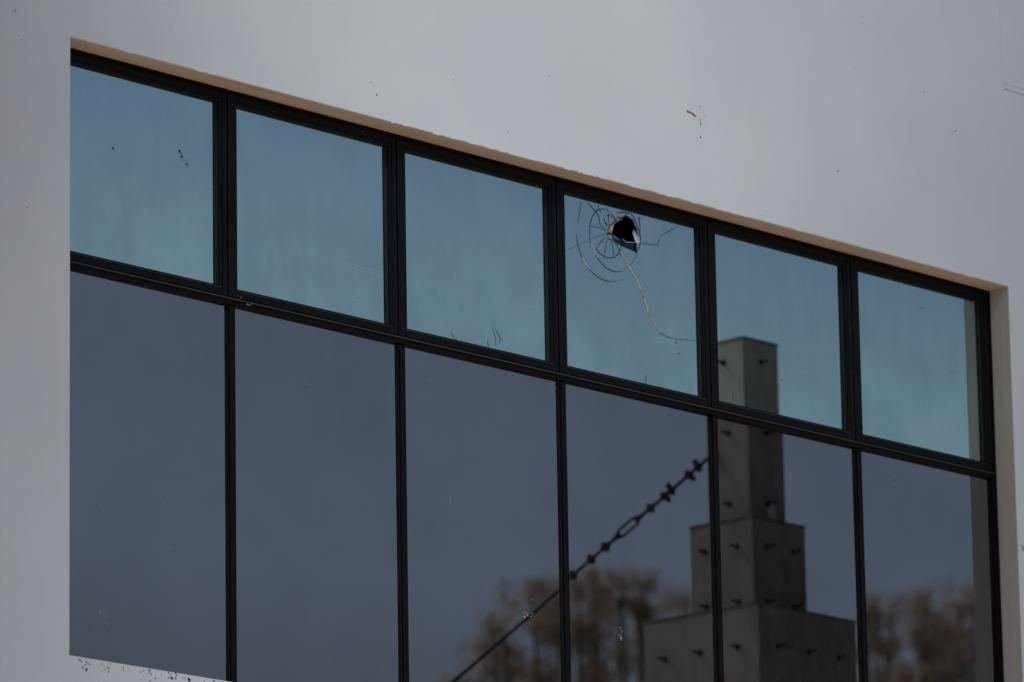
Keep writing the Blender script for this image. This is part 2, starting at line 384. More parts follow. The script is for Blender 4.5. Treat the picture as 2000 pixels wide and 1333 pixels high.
def gp(px, py, off=0.0): return on_plane(px, py, GLASS-off)
hole_px = [(1201, 433), (1209, 428), (1216, 423), (1222, 421.5), (1226, 424), (1230, 427), (1235, 428), (1239, 433), (1241, 441), (1246, 449), (1249, 462), (1250, 470), (1246, 476), (1243, 479), (1245, 495), (1232, 489), (1213, 481), (1204, 474), (1196, 467), (1194, 458), (1197, 449), (1199, 441)]
sashes = []
for k in range(6):
    x0 = XL+.0295 if k == 0 else k*W+.0015; x1 = (k+1)*W-.008 if k < 5 else XR-.0295
    z0, z1 = .187, ZUT+.050
    wv = .048
    s = bpy.data.objects.new("sash", None); col.objects.link(s); s.parent = B
    if k == 3: s['label'] = "upper sash with the broken pane"
    bm = bmesh.new()
    y0 = D
    frame_sweep(bm, x0, x1, z0, z1, [(0, y0+.075), (0, y0+.002), (.002, y0), (wv-.020, y0), (wv-.018, y0+.002), (wv-.017, y0+.005), (wv-.002, y0+.004), (wv, y0+.006), (wv, y0+.075)], kx=1.32)
    bpart("sash_frame", bm, M_metal, parent=s)
    bm = bmesh.new()
    i2 = wv+.0003; ix = wv*1.32+.0003
    frame_sweep(bm, x0+ix, x1-i2, z0+i2, z1-i2, [(0, GLASS+.002), (0, GLASS-.009), (.003, GLASS-.008), (.004, GLASS-.0005)])
    bpart("glazing_seal", bm, M_seal, parent=s)
    hole = None
    if k == 3: hole = [(gp(a, b_).x, gp(a, b_).z) for a, b_ in hole_px]
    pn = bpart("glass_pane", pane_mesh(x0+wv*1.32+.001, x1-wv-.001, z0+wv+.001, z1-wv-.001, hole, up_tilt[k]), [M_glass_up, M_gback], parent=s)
    if k == 3: pn['label'] = "cracked blue glass pane with a jagged hole"
    bm = bmesh.new(); box(bm, x0+.05, x1-.04, D-.0012, D+.001, ZUB-.013, ZUB-.0105)
    bpart("rail_highlight", bm, M_edge, parent=s)  # thin strip painting the highlight line along the bottom rail
    sashes.append(s)
SB = sashes[3]

def ribbon(bm, pts, wd, off=.0012, jit=0.0, mi=0):
    """thin raised strip on the glass along photo-measured points; wd in metres"""
    P = [gp(a, b_, off) for a, b_ in pts]
    # densify
    Q = []
    for a, b_ in zip(P, P[1:]):
        nseg = max(1, int((b_-a).length/.02))
        for i in range(nseg): Q.append(a.lerp(b_, i/nseg)+Vector((random.uniform(-jit, jit), 0, random.uniform(-jit, jit))))
    Q.append(P[-1])
    prev = None
    for i, q in enumerate(Q):
        d = (Q[min(i+1, len(Q)-1)]-Q[max(i-1, 0)]).normalized(); nrm = Vector((d.z, 0, -d.x))
        t = i/max(1, len(Q)-1); ww = wd*(.55+.45*math.sin(math.pi*min(1, max(0, t))))*random.uniform(.75, 1.15)
        a = bm.verts.new(q+nrm*ww/2); b_ = bm.verts.new(q-nrm*ww/2); c_ = bm.verts.new(q+Vector((0, -.0006, 0)))
        if prev:
            for f in ((prev[0], a, c_, prev[2]), (prev[2], c_, b_, prev[1])):
                fc = bm.faces.new(f); fc.material_index = mi
        prev = (a, b_, c_)
def smooth_px(pts, it=2):
    for _ in range(it):
        q = [pts[0]]
        for a, b_ in zip(pts, pts[1:]):
            q += [(a[0]*.75+b_[0]*.25, a[1]*.75+b_[1]*.25), (a[0]*.25+b_[0]*.75, a[1]*.25+b_[1]*.75)]
        q.append(pts[-1]); pts = q
    return pts
def z1px(x, y): return (1090+x*.165, 360+y*.165)     # coordinates read off the first detail crop
def z2px(x, y): return (1090+x*.165, 560+y*.165)
PX = .0036                                           # about one photo pixel on the glass
dark = []   # (points, width in photo px, smooth)
dark += [([z1px(*p_) for p_ in [(278, 205), (262, 300), (245, 400), (236, 470)]], 1.0, 1)]
dark += [([z1px(*p_) for p_ in [(350, 215), (430, 310), (488, 385), (495, 470), (530, 510), (565, 545)]], 1.6, 0)]
dark += [([z1px(*p_) for p_ in [(470, 245), (500, 310), (515, 335)]], 1.6, 0)]
ring = [(610, 330), (560, 295), (510, 290), (450, 320), (410, 375), (385, 450), (375, 540), (374, 620), (385, 700), (410, 770), (445, 840), (500, 920), (560, 985), (640, 1030), (700, 1040), (760, 1030), (820, 990), (870, 945), (910, 890), (935, 820), (945, 770)]
dark += [([z1px(*p_) for p_ in ring[:9]], 1.5, 2), ([z1px(*p_) for p_ in ring[10:16]], 1.8, 2)]
dark += [([z1px(*p_) for p_ in [(380, 498), (450, 505), (510, 525), (560, 555)]], 1.2, 1)]
dark += [([z1px(*p_) for p_ in [(390, 650), (450, 630), (510, 605), (560, 592)]], 1.2, 1)]
dark += [([z1px(*p_) for p_ in [(450, 765), (490, 710), (530, 665), (562, 625)]], 1.2, 1)]
dark += [([z1px(*p_) for p_ in [(548, 870), (560, 790), (572, 700), (582, 640)]], 1.1, 1)]
dark += [([z1px(*p_) for p_ in [(662, 865), (650, 760), (640, 700), (610, 640)]], 1.1, 1)]
dark += [([z1px(*p_) for p_ in [(450, 765), (490, 815), (540, 855), (600, 875), (660, 870), (700, 840), (735, 790), (748, 745)]], 1.8, 2)]
dark += [([z1px(*p_) for p_ in [(745, 860), (735, 800), (700, 730), (665, 670), (640, 600)]], 1.6, 0)]
dark += [([z1px(*p_) for p_ in [(220, 590), (225, 660), (240, 740), (265, 820), (290, 880)]], 1.5, 2)]
dark += [([z1px(*p_) for p_ in [(370, 1010), (420, 1060), (480, 1105), (550, 1140), (620, 1155), (690, 1150)]], 1.6, 2)]
dark += [([z1px(*p_) for p_ in [(870, 350), (905, 410), (940, 500), (965, 570), (980, 650), (965, 740), (950, 780)]], 2.6, 1)]
dark += [([z1px(*p_) for p_ in [(955, 380), (970, 460), (972, 560)]], 1.5, 1)]
dark += [([z1px(*p_) for p_ in [(600, 345), (595, 400), (605, 460)]], 1.6, 0), ([z1px(*p_) for p_ in [(540, 380), (600, 370), (650, 395)]], 1.2, 0)]
dark += [([z1px(*p_) for p_ in [(540, 400), (560, 460), (580, 500)]], 1.3, 0), ([z1px(*p_) for p_ in [(700, 345), (780, 330), (860, 350)]], 2.2, 0)]
dark += [([z1px(*p_) for p_ in [(980, 705), (1060, 715), (1170, 722), (1190, 690), (1200, 630)]], 1.3, 0), ([z1px(*p_) for p_ in [(1200, 630), (1250, 590), (1330, 550), (1430, 500)]], 1.0, 1)]
dark += [([z1px(*p_) for p_ in [(930, 415), (970, 405), (1010, 390)]], 1.0, 0)]
dark += [([z2px(*p_) for p_ in [(1200, 548), (1260, 580), (1350, 615), (1440, 628), (1540, 632), (1635, 640)]], 1.1, 1)]
dark += [([z2px(*p_) for p_ in [(1043, 1045), (1042, 1090), (1036, 1150)]], .9, 0)]
dark += [([z1px(*p_) for p_ in [(765, 840), (800, 900)]], 1.8, 0), ([z1px(*p_) for p_ in [(815, 935), (855, 975)]], 2.4, 0), ([z1px(*p_) for p_ in [(900, 1080), (945, 1160)]], 2.0, 0), ([z1px(*p_) for p_ in [(975, 1235), (1010, 1320)]], 1.7, 0)]
dark += [([z2px(*p_) for p_ in [(985, 40), (1010, 120), (1035, 200)]], 1.7, 0), ([z2px(*p_) for p_ in [(1062, 290), (1100, 360)]], 1.8, 0)]
def each(name, mats, parent, fn, items, **kw):       # one object per item
    for it in items:
        bm = bmesh.new(); fn(bm, *it, **kw); bpart(name, bm, mats, parent=parent)
each("crack", M_crack, SB, lambda bm, pts, wpx, sm: ribbon(bm, smooth_px(pts, sm) if sm else pts, wpx*.85*PX, jit=.0011), dark)
faint = [[(100, 790), (160, 760), (250, 720), (385, 652)], [(545, 900), (548, 870)], [(990, 690), (1060, 690)]]
each("crack", M_crackp, SB, lambda bm, f: ribbon(bm, smooth_px([z1px(*p_) for p_ in f], 1), .85*PX), [(f,) for f in faint+[ring[15:], [(690, 1150), (740, 1140), (800, 1120)]]])
tan = [([z1px(*p_) for p_ in [(288, 880), (330, 950), (368, 1008)]], 1.9), ([z1px(*p_) for p_ in [(388, 690), (420, 770), (468, 870)]], 1.3),
       ([z1px(*p_) for p_ in [(735, 800), (790, 890), (850, 990), (900, 1075), (945, 1165), (980, 1240), (965, 1210)]][:6], 1.6), ([z1px(*p_) for p_ in [(895, 440), (925, 510), (950, 560)]], 1.6),
       ([z2px(*p_) for p_ in [(965, 0), (1000, 90), (1045, 230), (1070, 320), (1130, 435), (1195, 540)]], 1.5)]
each("chip_glint_edge", M_crackl, SB, lambda bm, pts, wpx: ribbon(bm, pts, wpx*1.25*PX, off=.0016, jit=.0014), tan)  # golden glints along the cracks, painted as tan strips

def flat(bm, pts, y, th=.004, mi=0, tilt=(0, 0)):
    """small thin solid from photo-measured outline on the plane y"""
    P = [on_plane(a, b_, y) for a, b_ in pts]; c0 = sum(P, Vector())/len(P)
    P = [q+Vector((0, (q.x-c0.x)*tilt[0]+(q.z-c0.z)*tilt[1], 0)) for q in P]
    A = [bm.verts.new(p_) for p_ in P]; C_ = [bm.verts.new(p_+Vector((0, th, 0))) for p_ in P]
    fs = [bm.faces.new(A), bm.faces.new(C_[::-1])]
    for i in range(len(A)): fs.append(bm.faces.new((A[i], C_[i], C_[(i+1) % len(A)], A[(i+1) % len(A)])))
    for f in fs: f.material_index = mi
def shard(name, mt, off, th, pts, lab=None, tilt=(0, 0)):
    bm = bmesh.new(); flat(bm, [z1px(*p_) for p_ in pts], GLASS+off, th, 0, tilt); o = bpart(name, bm, mt, parent=SB)
    if lab: o['label'] = lab
shard("loose_shard", M_gdark, .008, .004, [(640, 595), (700, 625), (760, 655), (800, 680), (900, 690), (925, 815), (850, 775), (740, 725), (640, 675), (615, 640)], "dark loose glass shard hanging below the hole")
shard("loose_shard", M_gdark, .003, .003, [(570, 590), (590, 560), (640, 600), (620, 665), (585, 640)])
shard("loose_shard", M_gdark, .004, .003, [(760, 345), (840, 345), (880, 380), (860, 410), (810, 375), (780, 395)])
shard("loose_shard", M_shard, .007, .004, [(915, 510), (925, 545), (945, 590), (960, 640), (955, 690), (935, 705), (912, 700), (903, 640), (895, 575)], "pale bright shard at the right edge of the hole", (-.16, .20))
shard("torn_film", M_pink, -.001, .003, [(640, 345), (690, 350), (700, 390), (690, 425), (670, 420), (675, 380)])
shard("torn_film", M_orange, -.004, .003, [(675, 395), (700, 400), (692, 430), (672, 432)])
shard("torn_film", M_orange, -.001, .004, [(610, 480), (650, 460), (655, 500), (640, 560), (620, 580), (585, 545), (590, 510)])
shard("torn_film", M_pink, -.004, .003, [(618, 500), (648, 480), (640, 530), (622, 560)])
shard("loose_shard", M_shard, .001, .003, [(712, 366), (735, 360), (745, 372), (730, 392), (716, 388)])
shard("loose_shard", M_gdark, .001, .003, [(700, 370), (716, 360), (712, 395), (740, 395), (755, 380), (730, 430), (705, 430)])
# bright broken edges round the hole
each("chip_glint_edge", M_pale, SB, lambda bm, pts, wpx: ribbon(bm, [z1px(*p_) for p_ in pts], wpx*PX, off=.0012, jit=.0015),
     [([(765, 650), (815, 690), (850, 688), (905, 692)], 1.0), ([(660, 470), (700, 440), (760, 405)], 1.2), ([(900, 440), (920, 490), (945, 560), (962, 640), (955, 700)], 1.3), ([(640, 600), (690, 640), (720, 660)], .9)])
each("crack", M_crack, SB, lambda bm, pts, wpx: ribbon(bm, [z1px(*p_) for p_ in pts], wpx*PX, jit=.0012),
     [([(700, 380), (730, 400), (765, 400), (800, 370), (850, 400), (890, 440), (915, 500)], 2.6), ([(575, 560), (600, 520), (640, 470), (690, 430)], 1.6), ([(585, 600), (600, 650), (640, 660), (660, 690)], 1.8),
      ([(620, 340), (650, 380), (680, 420)], 1.6), ([(545, 420), (570, 470), (600, 490)], 1.2), ([(920, 700), (930, 760), (925, 815)], 1.2), ([(640, 600), (680, 680), (720, 725)], 1.4), ([(430, 325), (470, 300), (450, 280)], .8)])
# black interior showing round the impact point
bm = bmesh.new(); flat(bm, [z1px(*p_) for p_ in [(572, 580), (600, 570), (635, 580), (625, 600), (590, 602)]], GLASS-.002, .002); bpart("impact_chip", bm, M_seal, parent=SB)

# spots, chips and dirt, all thin pieces lying on their surface
def blob(bm, px, py, rpx, y, asp=1.0, rot=0.0, mi=0):
    c_ = on_plane(px, py, y); n_ = random.randint(6, 9); vv = []
    for i in range(n_):
        t = i*2*math.pi/n_; rr = rpx*PX*random.uniform(.6, 1.2)
        a, b_ = rr*math.cos(t)*1.25, rr*math.sin(t)*asp
        vv.append(bm.verts.new(c_+Vector((a*math.cos(rot)-b_*math.sin(rot), 0, a*math.sin(rot)+b_*math.cos(rot)))))
    top_ = bm.verts.new(c_+Vector((0, -.0008, 0)))
    for i in range(n_):
        f = bm.faces.new((vv[i], vv[(i+1) % n_], top_)); f.material_index = mi
YW = -.0008
def spot(name, mt, px, py, rpx, y, *more):
    bm = bmesh.new(); blob(bm, px, py, rpx, y, *more); bpart(name, bm, mt)
for px, py, r_, a, ro in ((1343, 218, 3.2, .7, -.5), (1348, 220, 3, .6, -.4), (1354, 224, 3, .7, -.8), (1358, 227, 2, .8, 0)): spot("rust_chip", M_rust, px, py, r_, YW, a, ro)
for px, py, r_, a, ro in ((1367, 208, 1.1, 2, 0), (1368, 236, .8, 5, .1), (1368, 243, 1.3, 2, .2), (1368, 268, 1.6, 1.6, .5), (1637, 334, 1.6, 1.6, -.6), (1859, 262, 1.5, 1, 0), (1866, 256, 1.5, 1.4, .5), (736, 186, 1.6, 1.2, 0),
                          (725, 161, 1.1, 1, 0), (730, 167, .9, 1, 0), (992, 258, 1.3, 1.5, 0), (1805, 181, 1.0, 1.5, 0), (30, 20, 1.3, 1.4, 0), (43, 78, 1.2, 1, 0), (1686, 46, 1.0, 1, 0), (1072, 148, 1.0, 1, 0), (1376, 229, 1, 1, 0),
                          (1998, 1072, 2.0, 3, .5), (53, 405, 1, 1, 0), (1490, 421, 1, 1, 0), (886, 156, 1, 1, 0)): spot("wall_spot", M_spot, px, py, r_, YW, a, ro)
bm = bmesh.new()
for i in range(10): blob(bm, random.uniform(0, 2000), random.uniform(0, 60)+random.uniform(0, 1)**2*220, random.uniform(.4, .8), YW)
o = bpart("dust_specks", bm, M_spot); o["kind"] = "stuff"
def z6(x, y): return (120+x*.18, 1150+y*.18)
for x, y, r_, a, ro in ((200, 775, 1.6, .8, -.6), (215, 790, 1.6, .8, -.6), (185, 772, 1.0, 1, 0), (272, 795, 1.1, 2, .3), (262, 825, 1.2, 1, 0), (245, 835, .9, 1, 0), (290, 815, .8, 1.6, .6), (305, 825, 1.1, 1.2, .5), (230, 860, 1.4, 2, 0), (268, 880, 1.6, 1.6, -.3), (278, 870, 1.2, 1.5, -.5),
                        (275, 895, 1, 1, 0), (435, 818, 1.1, 1, 0), (538, 818, 1.0, 1, 0), (497, 848, 1.2, 1.3, 0), (512, 866, 1.1, 1.8, 0), (472, 880, 1.1, 1.2, 0), (512, 905, 1.1, 1, 0), (671, 855, .9, 2, 0), (671, 885, .9, 2, 0), (860, 903, 1.3, .8, 0), (888, 888, 1.1, 1, 0),
                        (945, 885, 1.3, 1, 0), (962, 888, 1.6, .9, 0), (952, 910, 1.1, 1, 0), (972, 928, 1.1, 1.5, .3), (1020, 972, 1.1, 1.8, .3), (960, 1002, 1.2, 1.2, 0), (1086, 935, 1.1, 1, 0), (1166, 915, 1.4, 1.3, 0), (1185, 935, 1.1, 1, 0), (1160, 965, 1.2, 1.6, 0),
                        (1195, 968, 2.2, 1.2, .4), (1203, 982, 1.4, 1, 0), (1238, 915, 1.4, 1.6, 0), (1250, 940, 1.2, 1.3, 0), (1240, 975, 1.4, 1.6, 0), (1318, 972, 1.2, .8, 0), (1338, 975, 1.1, 1, 0), (1385, 988, 3.0, 1.1, .2), (1375, 975, 1.3, 1, 0), (1400, 1000, 1.2, 1, 0), (1550, 1010, 1.1, 1.6, 0), (1655, 1000, 1.8, 1, 0)):
    px, py = z6(x, y); spot("mould_spot", M_mould, px, py, r_*.85, YW, a, ro)
# marks on the glass
for px, py, r_, a, ro in ((351, 295, 2.0, 1.3, .6), (354, 300, 1.3, 1, 0), (355, 306, 2.4, .9, .2), (360, 313, 1.5, .7, .2), (365, 321, 1.6, 1, -.5), (368, 325, 1.2, .7, 0), (221, 290, 1.4, 1.6, 0), (418, 366, 1.2, 1, 0),
                          (1321, 670, 1.8, .7, -.3), (1326, 691, 1.2, 1, 0), (1527, 742, 1, 1, 0), (1527, 780, 1, 1, 0), (604, 465, .9, 1, 0), (1799, 602, .9, 1.5, 0), (1860, 725, 1.0, 1, 0), (700, 581, .9, 1, 0)): spot("dirt_mark", M_mould, px, py, r_, GLASS-.0008, a, ro)
for px, py, r_ in ((322, 970, 1.2), (340, 1065, 1.2), (511, 897, 1), (532, 941, 1), (404, 696, 1.2), (627, 700, 1), (600, 756, 1.4), (810, 722, .9), (843, 722, 1.0), (832, 736, 1.4), (942, 1152, 1.2), (1221, 1090, 1.1), (1748, 938, 1.4), (809, 1044, 1.0), (730, 926, 1.1), (330, 1137, .8),
                   (630, 1091, 1.0), (412, 1190, 1), (216, 1213, 1.2), (218, 1222, 1.3), (213, 1235, 1.2), (175, 1222, 1), (255, 1233, .8), (555, 1233, .9), (190, 987, 1), (1547, 1030, .9), (1835, 1060, 1)):
    spot("dirt_mark", M_crackp, px, py, r_, GLASS-.0008)
bm = bmesh.new()
for i in range(32): blob(bm, random.uniform(145, 430), 1275-abs(random.gauss(0, 38))+random.uniform(0, 14), random.uniform(.3, .8), GLASS-.0008)
for i in range(24): blob(bm, random.uniform(140, 1900), random.uniform(800, 1320), random.uniform(.3, .6), GLASS-.0008)
o = bpart("dust_specks", bm, M_speck); o["kind"] = "stuff"
bm = bmesh.new()
for i in range(16): blob(bm, 198+random.gauss(0, 4), 1196+random.gauss(0, 3.5), random.uniform(.3, .6), GLASS-.0010)
for i in range(9): blob(bm, 1008+random.gauss(0, 6), 1171+random.gauss(0, 1.2), random.uniform(.25, .5), GLASS-.0010, .8)
for i in range(5): blob(bm, 1037+random.gauss(0, 4), 1172+random.gauss(0, 1), random.uniform(.25, .5), GLASS-.0010, .8)
for i in range(12): blob(bm, 1213+random.gauss(0, 1.5), 1241+random.gauss(0, 6), random.uniform(.3, .7), GLASS-.0010, 1.6)
for i in range(10): blob(bm, 1030+random.gauss(0, 4), 1203+random.gauss(0, 4), random.uniform(.3, .8), GLASS-.0010, 1.6, .6)
for i in range(4): blob(bm, 879, 970+i*4, .35, GLASS-.0010, 3)
o = bpart("splatter", bm, M_pale); o["kind"] = "stuff"
for px, py, r_ in ((327, 143, 1.6), (331, 144, 1.4), (288, 133, 1.0), (471, 581, 1.2), (535, 219, .9), (713, 251, .8)): spot("scuff_mark", M_spot, px, py, r_, D-.0012)
for px, py, r_ in ((483, 595, 2.2), (488, 597, 1.6), (492, 594, 1.3)): spot("scuff_mark", M_spot, px, py, r_, D-.0070, .6)
bm = bmesh.new()
for i in range(14): blob(bm, 1663+random.gauss(0, 3), random.choice([random.gauss(640, 8), random.gauss(735, 18)]), random.uniform(.2, .6), D-.0012)
o = bpart("scuff_specks", bm, M_spot); o["kind"] = "stuff"
# hair-thin curled wires / scratches at the foot of the third and fifth upper panes
for pts in ([(962, 640), (968, 660), (969, 676)], [(967, 642), (978, 660), (976, 672)], [(954, 664), (952, 672), (957, 678)], [(882, 650), (886, 660), (893, 662)], [(1430, 765), (1433, 785)]):
    bm = bmesh.new(); ribbon(bm, smooth_px(pts, 1), .8*PX); bpart("scratch", bm, M_crack)

# ------------------------------------------------------------------ stepped pylon (seen in the glass)
DT = 42.0
axis_v = at_dist(1457, 900, DT)                      # virtual place of its axis
AX = mirror(axis_v); 
def z_at(px, py, x, yv):                             # height seen at that pixel on the vertical line (x, yv) of the mirrored world
    d = ray(px, py); h = Vector((d.x, d.y)); t = (Vector((x-CAM.x, yv-CAM.y))).dot(h)/h.dot(h); return CAM.z+d.z*t
unit = DT/F
s_top, s_mid, s_low = 145*unit/1.41, 220*unit/1.41, 407*unit/1.41
# near corner in the mirrored world is (-x, -y) of the axis
def corner_z(px, py, s): return z_at(px, py, axis_v.x-s/2, axis_v.y-s/2)
zt, zm, zl = corner_z(1450, 661, s_top), corner_z(1467, 1010, s_mid), corner_z(1480, 1179, s_low)
P = thing("stepped_pylon", "pale three-tier stepped pylon studded with dark pegs, mirrored in the panes on the right", "pylon", (AX.x, AX.y, GROUND))
def tier(s, z0, z1):
    bm = bmesh.new()
    vs_ = box(bm, -s/2, s/2, -s/2, s/2, z0-GROUND, z1-GROUND, bev=.006)
    # thin cap lip
    box(bm, -s/2-.006, s/2+.006, -s/2-.006, s/2+.006, z1-GROUND+.001, z1-GROUND+.016, mi=1, bev=.003)
    return obj("tier", bm, [M_pylon, M_rustcap], P)
M_rustcap = plain("stained_cap", (.10, .085, .075), .9)
tier(s_top, zm+.018, zt); tier(s_mid, zl+.018, zm); tier(s_low, GROUND-.05, zl)
def peg_mesh():
    bm = bmesh.new()    # points along -x from the face at x=0
    tube(bm, (0, 0, 0), (-.009, 0, 0), .030, .028, 10); tube(bm, (-.009, 0, 0), (-.018, 0, 0), .020, .018, 6)
    tube(bm, (-.018, 0, 0), (-.075, 0, .004), .0115, .0105, 8); tube(bm, (-.075, 0, .004), (-.088, 0, .005), .017, .015, 6)
    return bm
first = obj("peg", peg_mesh(), M_stud, P); used = [False]
def peg(face, s, u, z):
    if used[0]: o_ = first.copy(); col.objects.link(o_); o_.parent = P
    else: o_ = first; used[0] = True
    o_.scale = (.8, .8, .8)
    if face == 'x': o_.location = (-s/2, u, z-GROUND); o_.rotation_euler = (0, 0, 0)
    if face == 'y': o_.location = (u, s/2, z-GROUND); o_.rotation_euler = (0, 0, -math.pi/2)
    if face == '-y': o_.location = (u, -s/2, z-GROUND); o_.rotation_euler = (0, 0, math.pi/2)
    if face == '+x': o_.location = (s/2, u, z-GROUND); o_.rotation_euler = (0, 0, math.pi)
for f in ('x', 'y', '-y', '+x'):
    for i in range(3): peg(f, s_top, 0, zt-.15-i*141*unit)
    for u in (-.25, .25):
        for i in range(2): peg(f, s_mid, u*s_mid, zm-.19-i*.40)
    for u in (-.31, 0, .31):
        for i in range(4): peg(f, s_low, u*s_low, zl-.28-i*.55)
# patch of pale filler on the face toward the building
bm = bmesh.new()
pts = [(-.03, .06), (.01, .10), (.04, .085), (.055, .02), (.05, -.05), (.0, -.045), (-.035, 0)]
A = [bm.verts.new((x+.03, s_top/2+.003, zm-GROUND+.07+z)) for x, z in pts]; C_ = [bm.verts.new((x+.03, s_top/2-.004, zm-GROUND+.07+z)) for x, z in pts]
bm.faces.new(A[::-1]); bm.faces.new(C_)
for i in range(len(A)): bm.faces.new((A[i], A[(i+1) % 7], C_[(i+1) % 7], C_[i]))
obj("filler_patch", bm, plain("white_filler", (.8, .78, .76), .8), P)

# ------------------------------------------------------------------ guy cable with turnbuckle
Ctop = mirror(Vector((axis_v.x-s_top/2-.002, axis_v.y+s_top*.30, z_at(1392, 886, axis_v.x-s_top/2, axis_v.y+s_top*.30))))
dtop = (Vector((Ctop.x, 2*GLASS-Ctop.y, Ctop.z))-CAM).dot(fw)
Cbot = mirror(at_dist(880, 1333, dtop-1.3))
cdir = (Cbot-Ctop).normalized()
anchor = Ctop+cdir*((GROUND-Ctop.z)/cdir.z)
K = thing("guy_cable", "dark guy cable with turnbuckle and clamps running down from the pylon", "cable", (anchor.x, anchor.y, GROUND))
def kobj(name, bm, mt=None, sm=False):
    for v in bm.verts: v.co -= Vector(K.location)
    return obj(name, bm, mt or M_cable, K, sm)
def on_cable(px):               # point of the cable seen at photo column px
    lo, hi = 0.0, (anchor-Ctop).length
    def col_(t):
        q = Ctop+cdir*t; q = Vector((q.x, 2*GLASS-q.y, q.z))-CAM; return 1000+F*q.dot(rt)/q.dot(fw)
    for _ in range(50):
        mid = (lo+hi)/2
        if col_(mid) > px: lo = mid
        else: hi = mid
    return (lo+hi)/2
side = cdir.cross(Vector((r0.x, -r0.y, 0))).normalized(); 
vdir = Vector((fw.x, -fw.y, fw.z)); side = cdir.cross(vdir).normalized()    # across the cable, in the plane seen
nrm = side.cross(cdir).normalized()
def kp(t, a=0, b_=0): return Ctop+cdir*t+side*a+nrm*b_
tA, tB = on_cable(1252), on_cable(1208)       # ends of the turnbuckle
tC = on_cable(1116)
bm = bmesh.new(); tube(bm, kp(0), kp(tA+.012), .013, n=8); kobj("rod", bm, sm=True)
bm = bmesh.new(); tube(bm, kp(tB-.012), kp(tC), .0125, n=8); kobj("rod", bm, sm=True)
bm = bmesh.new(); tube(bm, kp(tC-.02), anchor, .0125, n=8); kobj("wire_rope", bm, sm=True)
bm = bmesh.new()
hw = .026
loop = [kp(tA, 0), kp(tA+.015, hw*.7), kp(tA+.05, hw), kp(tB-.05, hw), kp(tB-.015, hw*.7), kp(tB, 0), kp(tB-.015, -hw*.7), kp(tB-.05, -hw), kp(tA+.05, -hw), kp(tA+.015, -hw*.7), kp(tA, 0)]
path_tube(bm, loop, .0105, 8)
tube(bm, kp(tA-.02), kp(tA+.035), .019, .016, 8); tube(bm, kp(tB-.035), kp(tB+.02), .016, .019, 8)
kobj("turnbuckle", bm)
def clamp(px, big=1.0, fin=0):
    t = on_cable(px); bm = bmesh.new()
    tube(bm, kp(t-.018*big), kp(t+.018*big), .019*big, n=8)
    tube(bm, kp(t, -.028*big), kp(t, .028*big), .011*big, n=6)
    tube(bm, kp(t+.010, 0, -.03*big), kp(t+.01, 0, .03*big), .011*big, n=6)
    if fin:
        s_ = 1 if fin > 0 else -1
        tube(bm, kp(t-.002, 0), kp(t-.010, s_*.044*big), .018*big, .014*big, 6)
        tube(bm, kp(t+.004, 0), kp(t+.012, -s_*.026*big), .015*big, .010*big, 6)
    kobj("clamp", bm)
for px, bg_, fn in ((1122, 1.35, 0), (1158, 1.35, 0), (1186, 1.4, 0), (1274, 1.3, 0), (1301, 1.25, -1), (1314, 1.3, 1), (1349, 1.3, -1), (1367, 1.35, 1)): clamp(px, bg_, fn)
bm = bmesh.new(); tube(bm, kp(0), kp(tA*.98), .0135, n=8); kobj("sleeve", bm)
bm = bmesh.new(); tube(bm, kp(0)+Vector((.03, 0, 0)), kp(.05), .03, .02, 8); kobj("end_shackle", bm)
bm = bmesh.new(); box(bm, anchor.x-.25, anchor.x+.25, anchor.y-.25, anchor.y+.25, GROUND-.1, GROUND+.2, bev=.02); kobj("anchor_block", bm, M_pylon)

# ------------------------------------------------------------------ trees (seen blurred in the glass)
def grow_shade_tree(base, H, CW, leafm, label, seed, n, group, leaf=(.10, .22), nb=9, fk=.40, lean=0.0):
    rnd = random.Random(seed)
    T = thing("gum_tree", label, "tree", base, group)
    bm = bmesh.new(); tips = []
    fork = H*fk
    path_tube(bm, [(0, 0, -.1), (rnd.uniform(-.1, .1)+lean*.08, 0, fork*.5), (lean*.4, rnd.uniform(-.2, .2), fork)], [.32, .25, .20], 8)
    for i in range(nb):
        a = i*2*math.pi/nb+rnd.uniform(-.4, .4); rr = CW*rnd.uniform(.15, .95); hh = H*1.0-CW*(.25+.75*(rr/CW)**2)*rnd.uniform(.7, 1.2)
        mid = Vector((lean*.8+math.cos(a)*rr*.45, math.sin(a)*rr*.45, fork+(hh-fork)*.45)); tip = Vector((lean+math.cos(a)*rr, math.sin(a)*rr, hh))
        path_tube(bm, [(lean*.38, 0, fork-.1), mid, tip], [.13, .08, .03], 6); tips.append((tip, rnd.uniform(.8, 1.25)))
        for j in range(3):
            t2 = mid.lerp(tip, rnd.uniform(.25, .9))+Vector((rnd.uniform(-1, 1), rnd.uniform(-1, 1), rnd.uniform(-.3, .8)))*CW*.32
            path_tube(bm, [mid.lerp(tip, .2), t2], [.05, .02], 5); tips.append((t2, rnd.uniform(.45, .8)))
    tips.append((Vector((lean, 0, H-CW*.32)), 1.0))
    obj("trunk", bm, M_bark, T, True)
    bm = bmesh.new()
    for i in range(n):
        tip, sc = rnd.choice(tips); rad = CW*.27*sc; rad *= rnd.choice((.7, 1, 1.35))
        v = Vector((rnd.gauss(0, 1), rnd.gauss(0, 1), rnd.gauss(0, 1))); v = v.normalized()*rad*rnd.random()**.6; v.z *= 1.7
        c_ = tip+v
        if c_.z > H: continue
        s_ = rnd.uniform(*leaf); a = Vector((rnd.gauss(0, 1), rnd.gauss(0, 1), rnd.gauss(0, 1))).normalized(); b_ = a.orthogonal().normalized()
        q = [c_+a*s_*1.6, c_+b_*s_*.55, c_-a*s_*1.6, c_-b_*s_*.55]
        bm.faces.new([bm.verts.new(x) for x in q])
    obj("crown", bm, leafm, T)
    return T
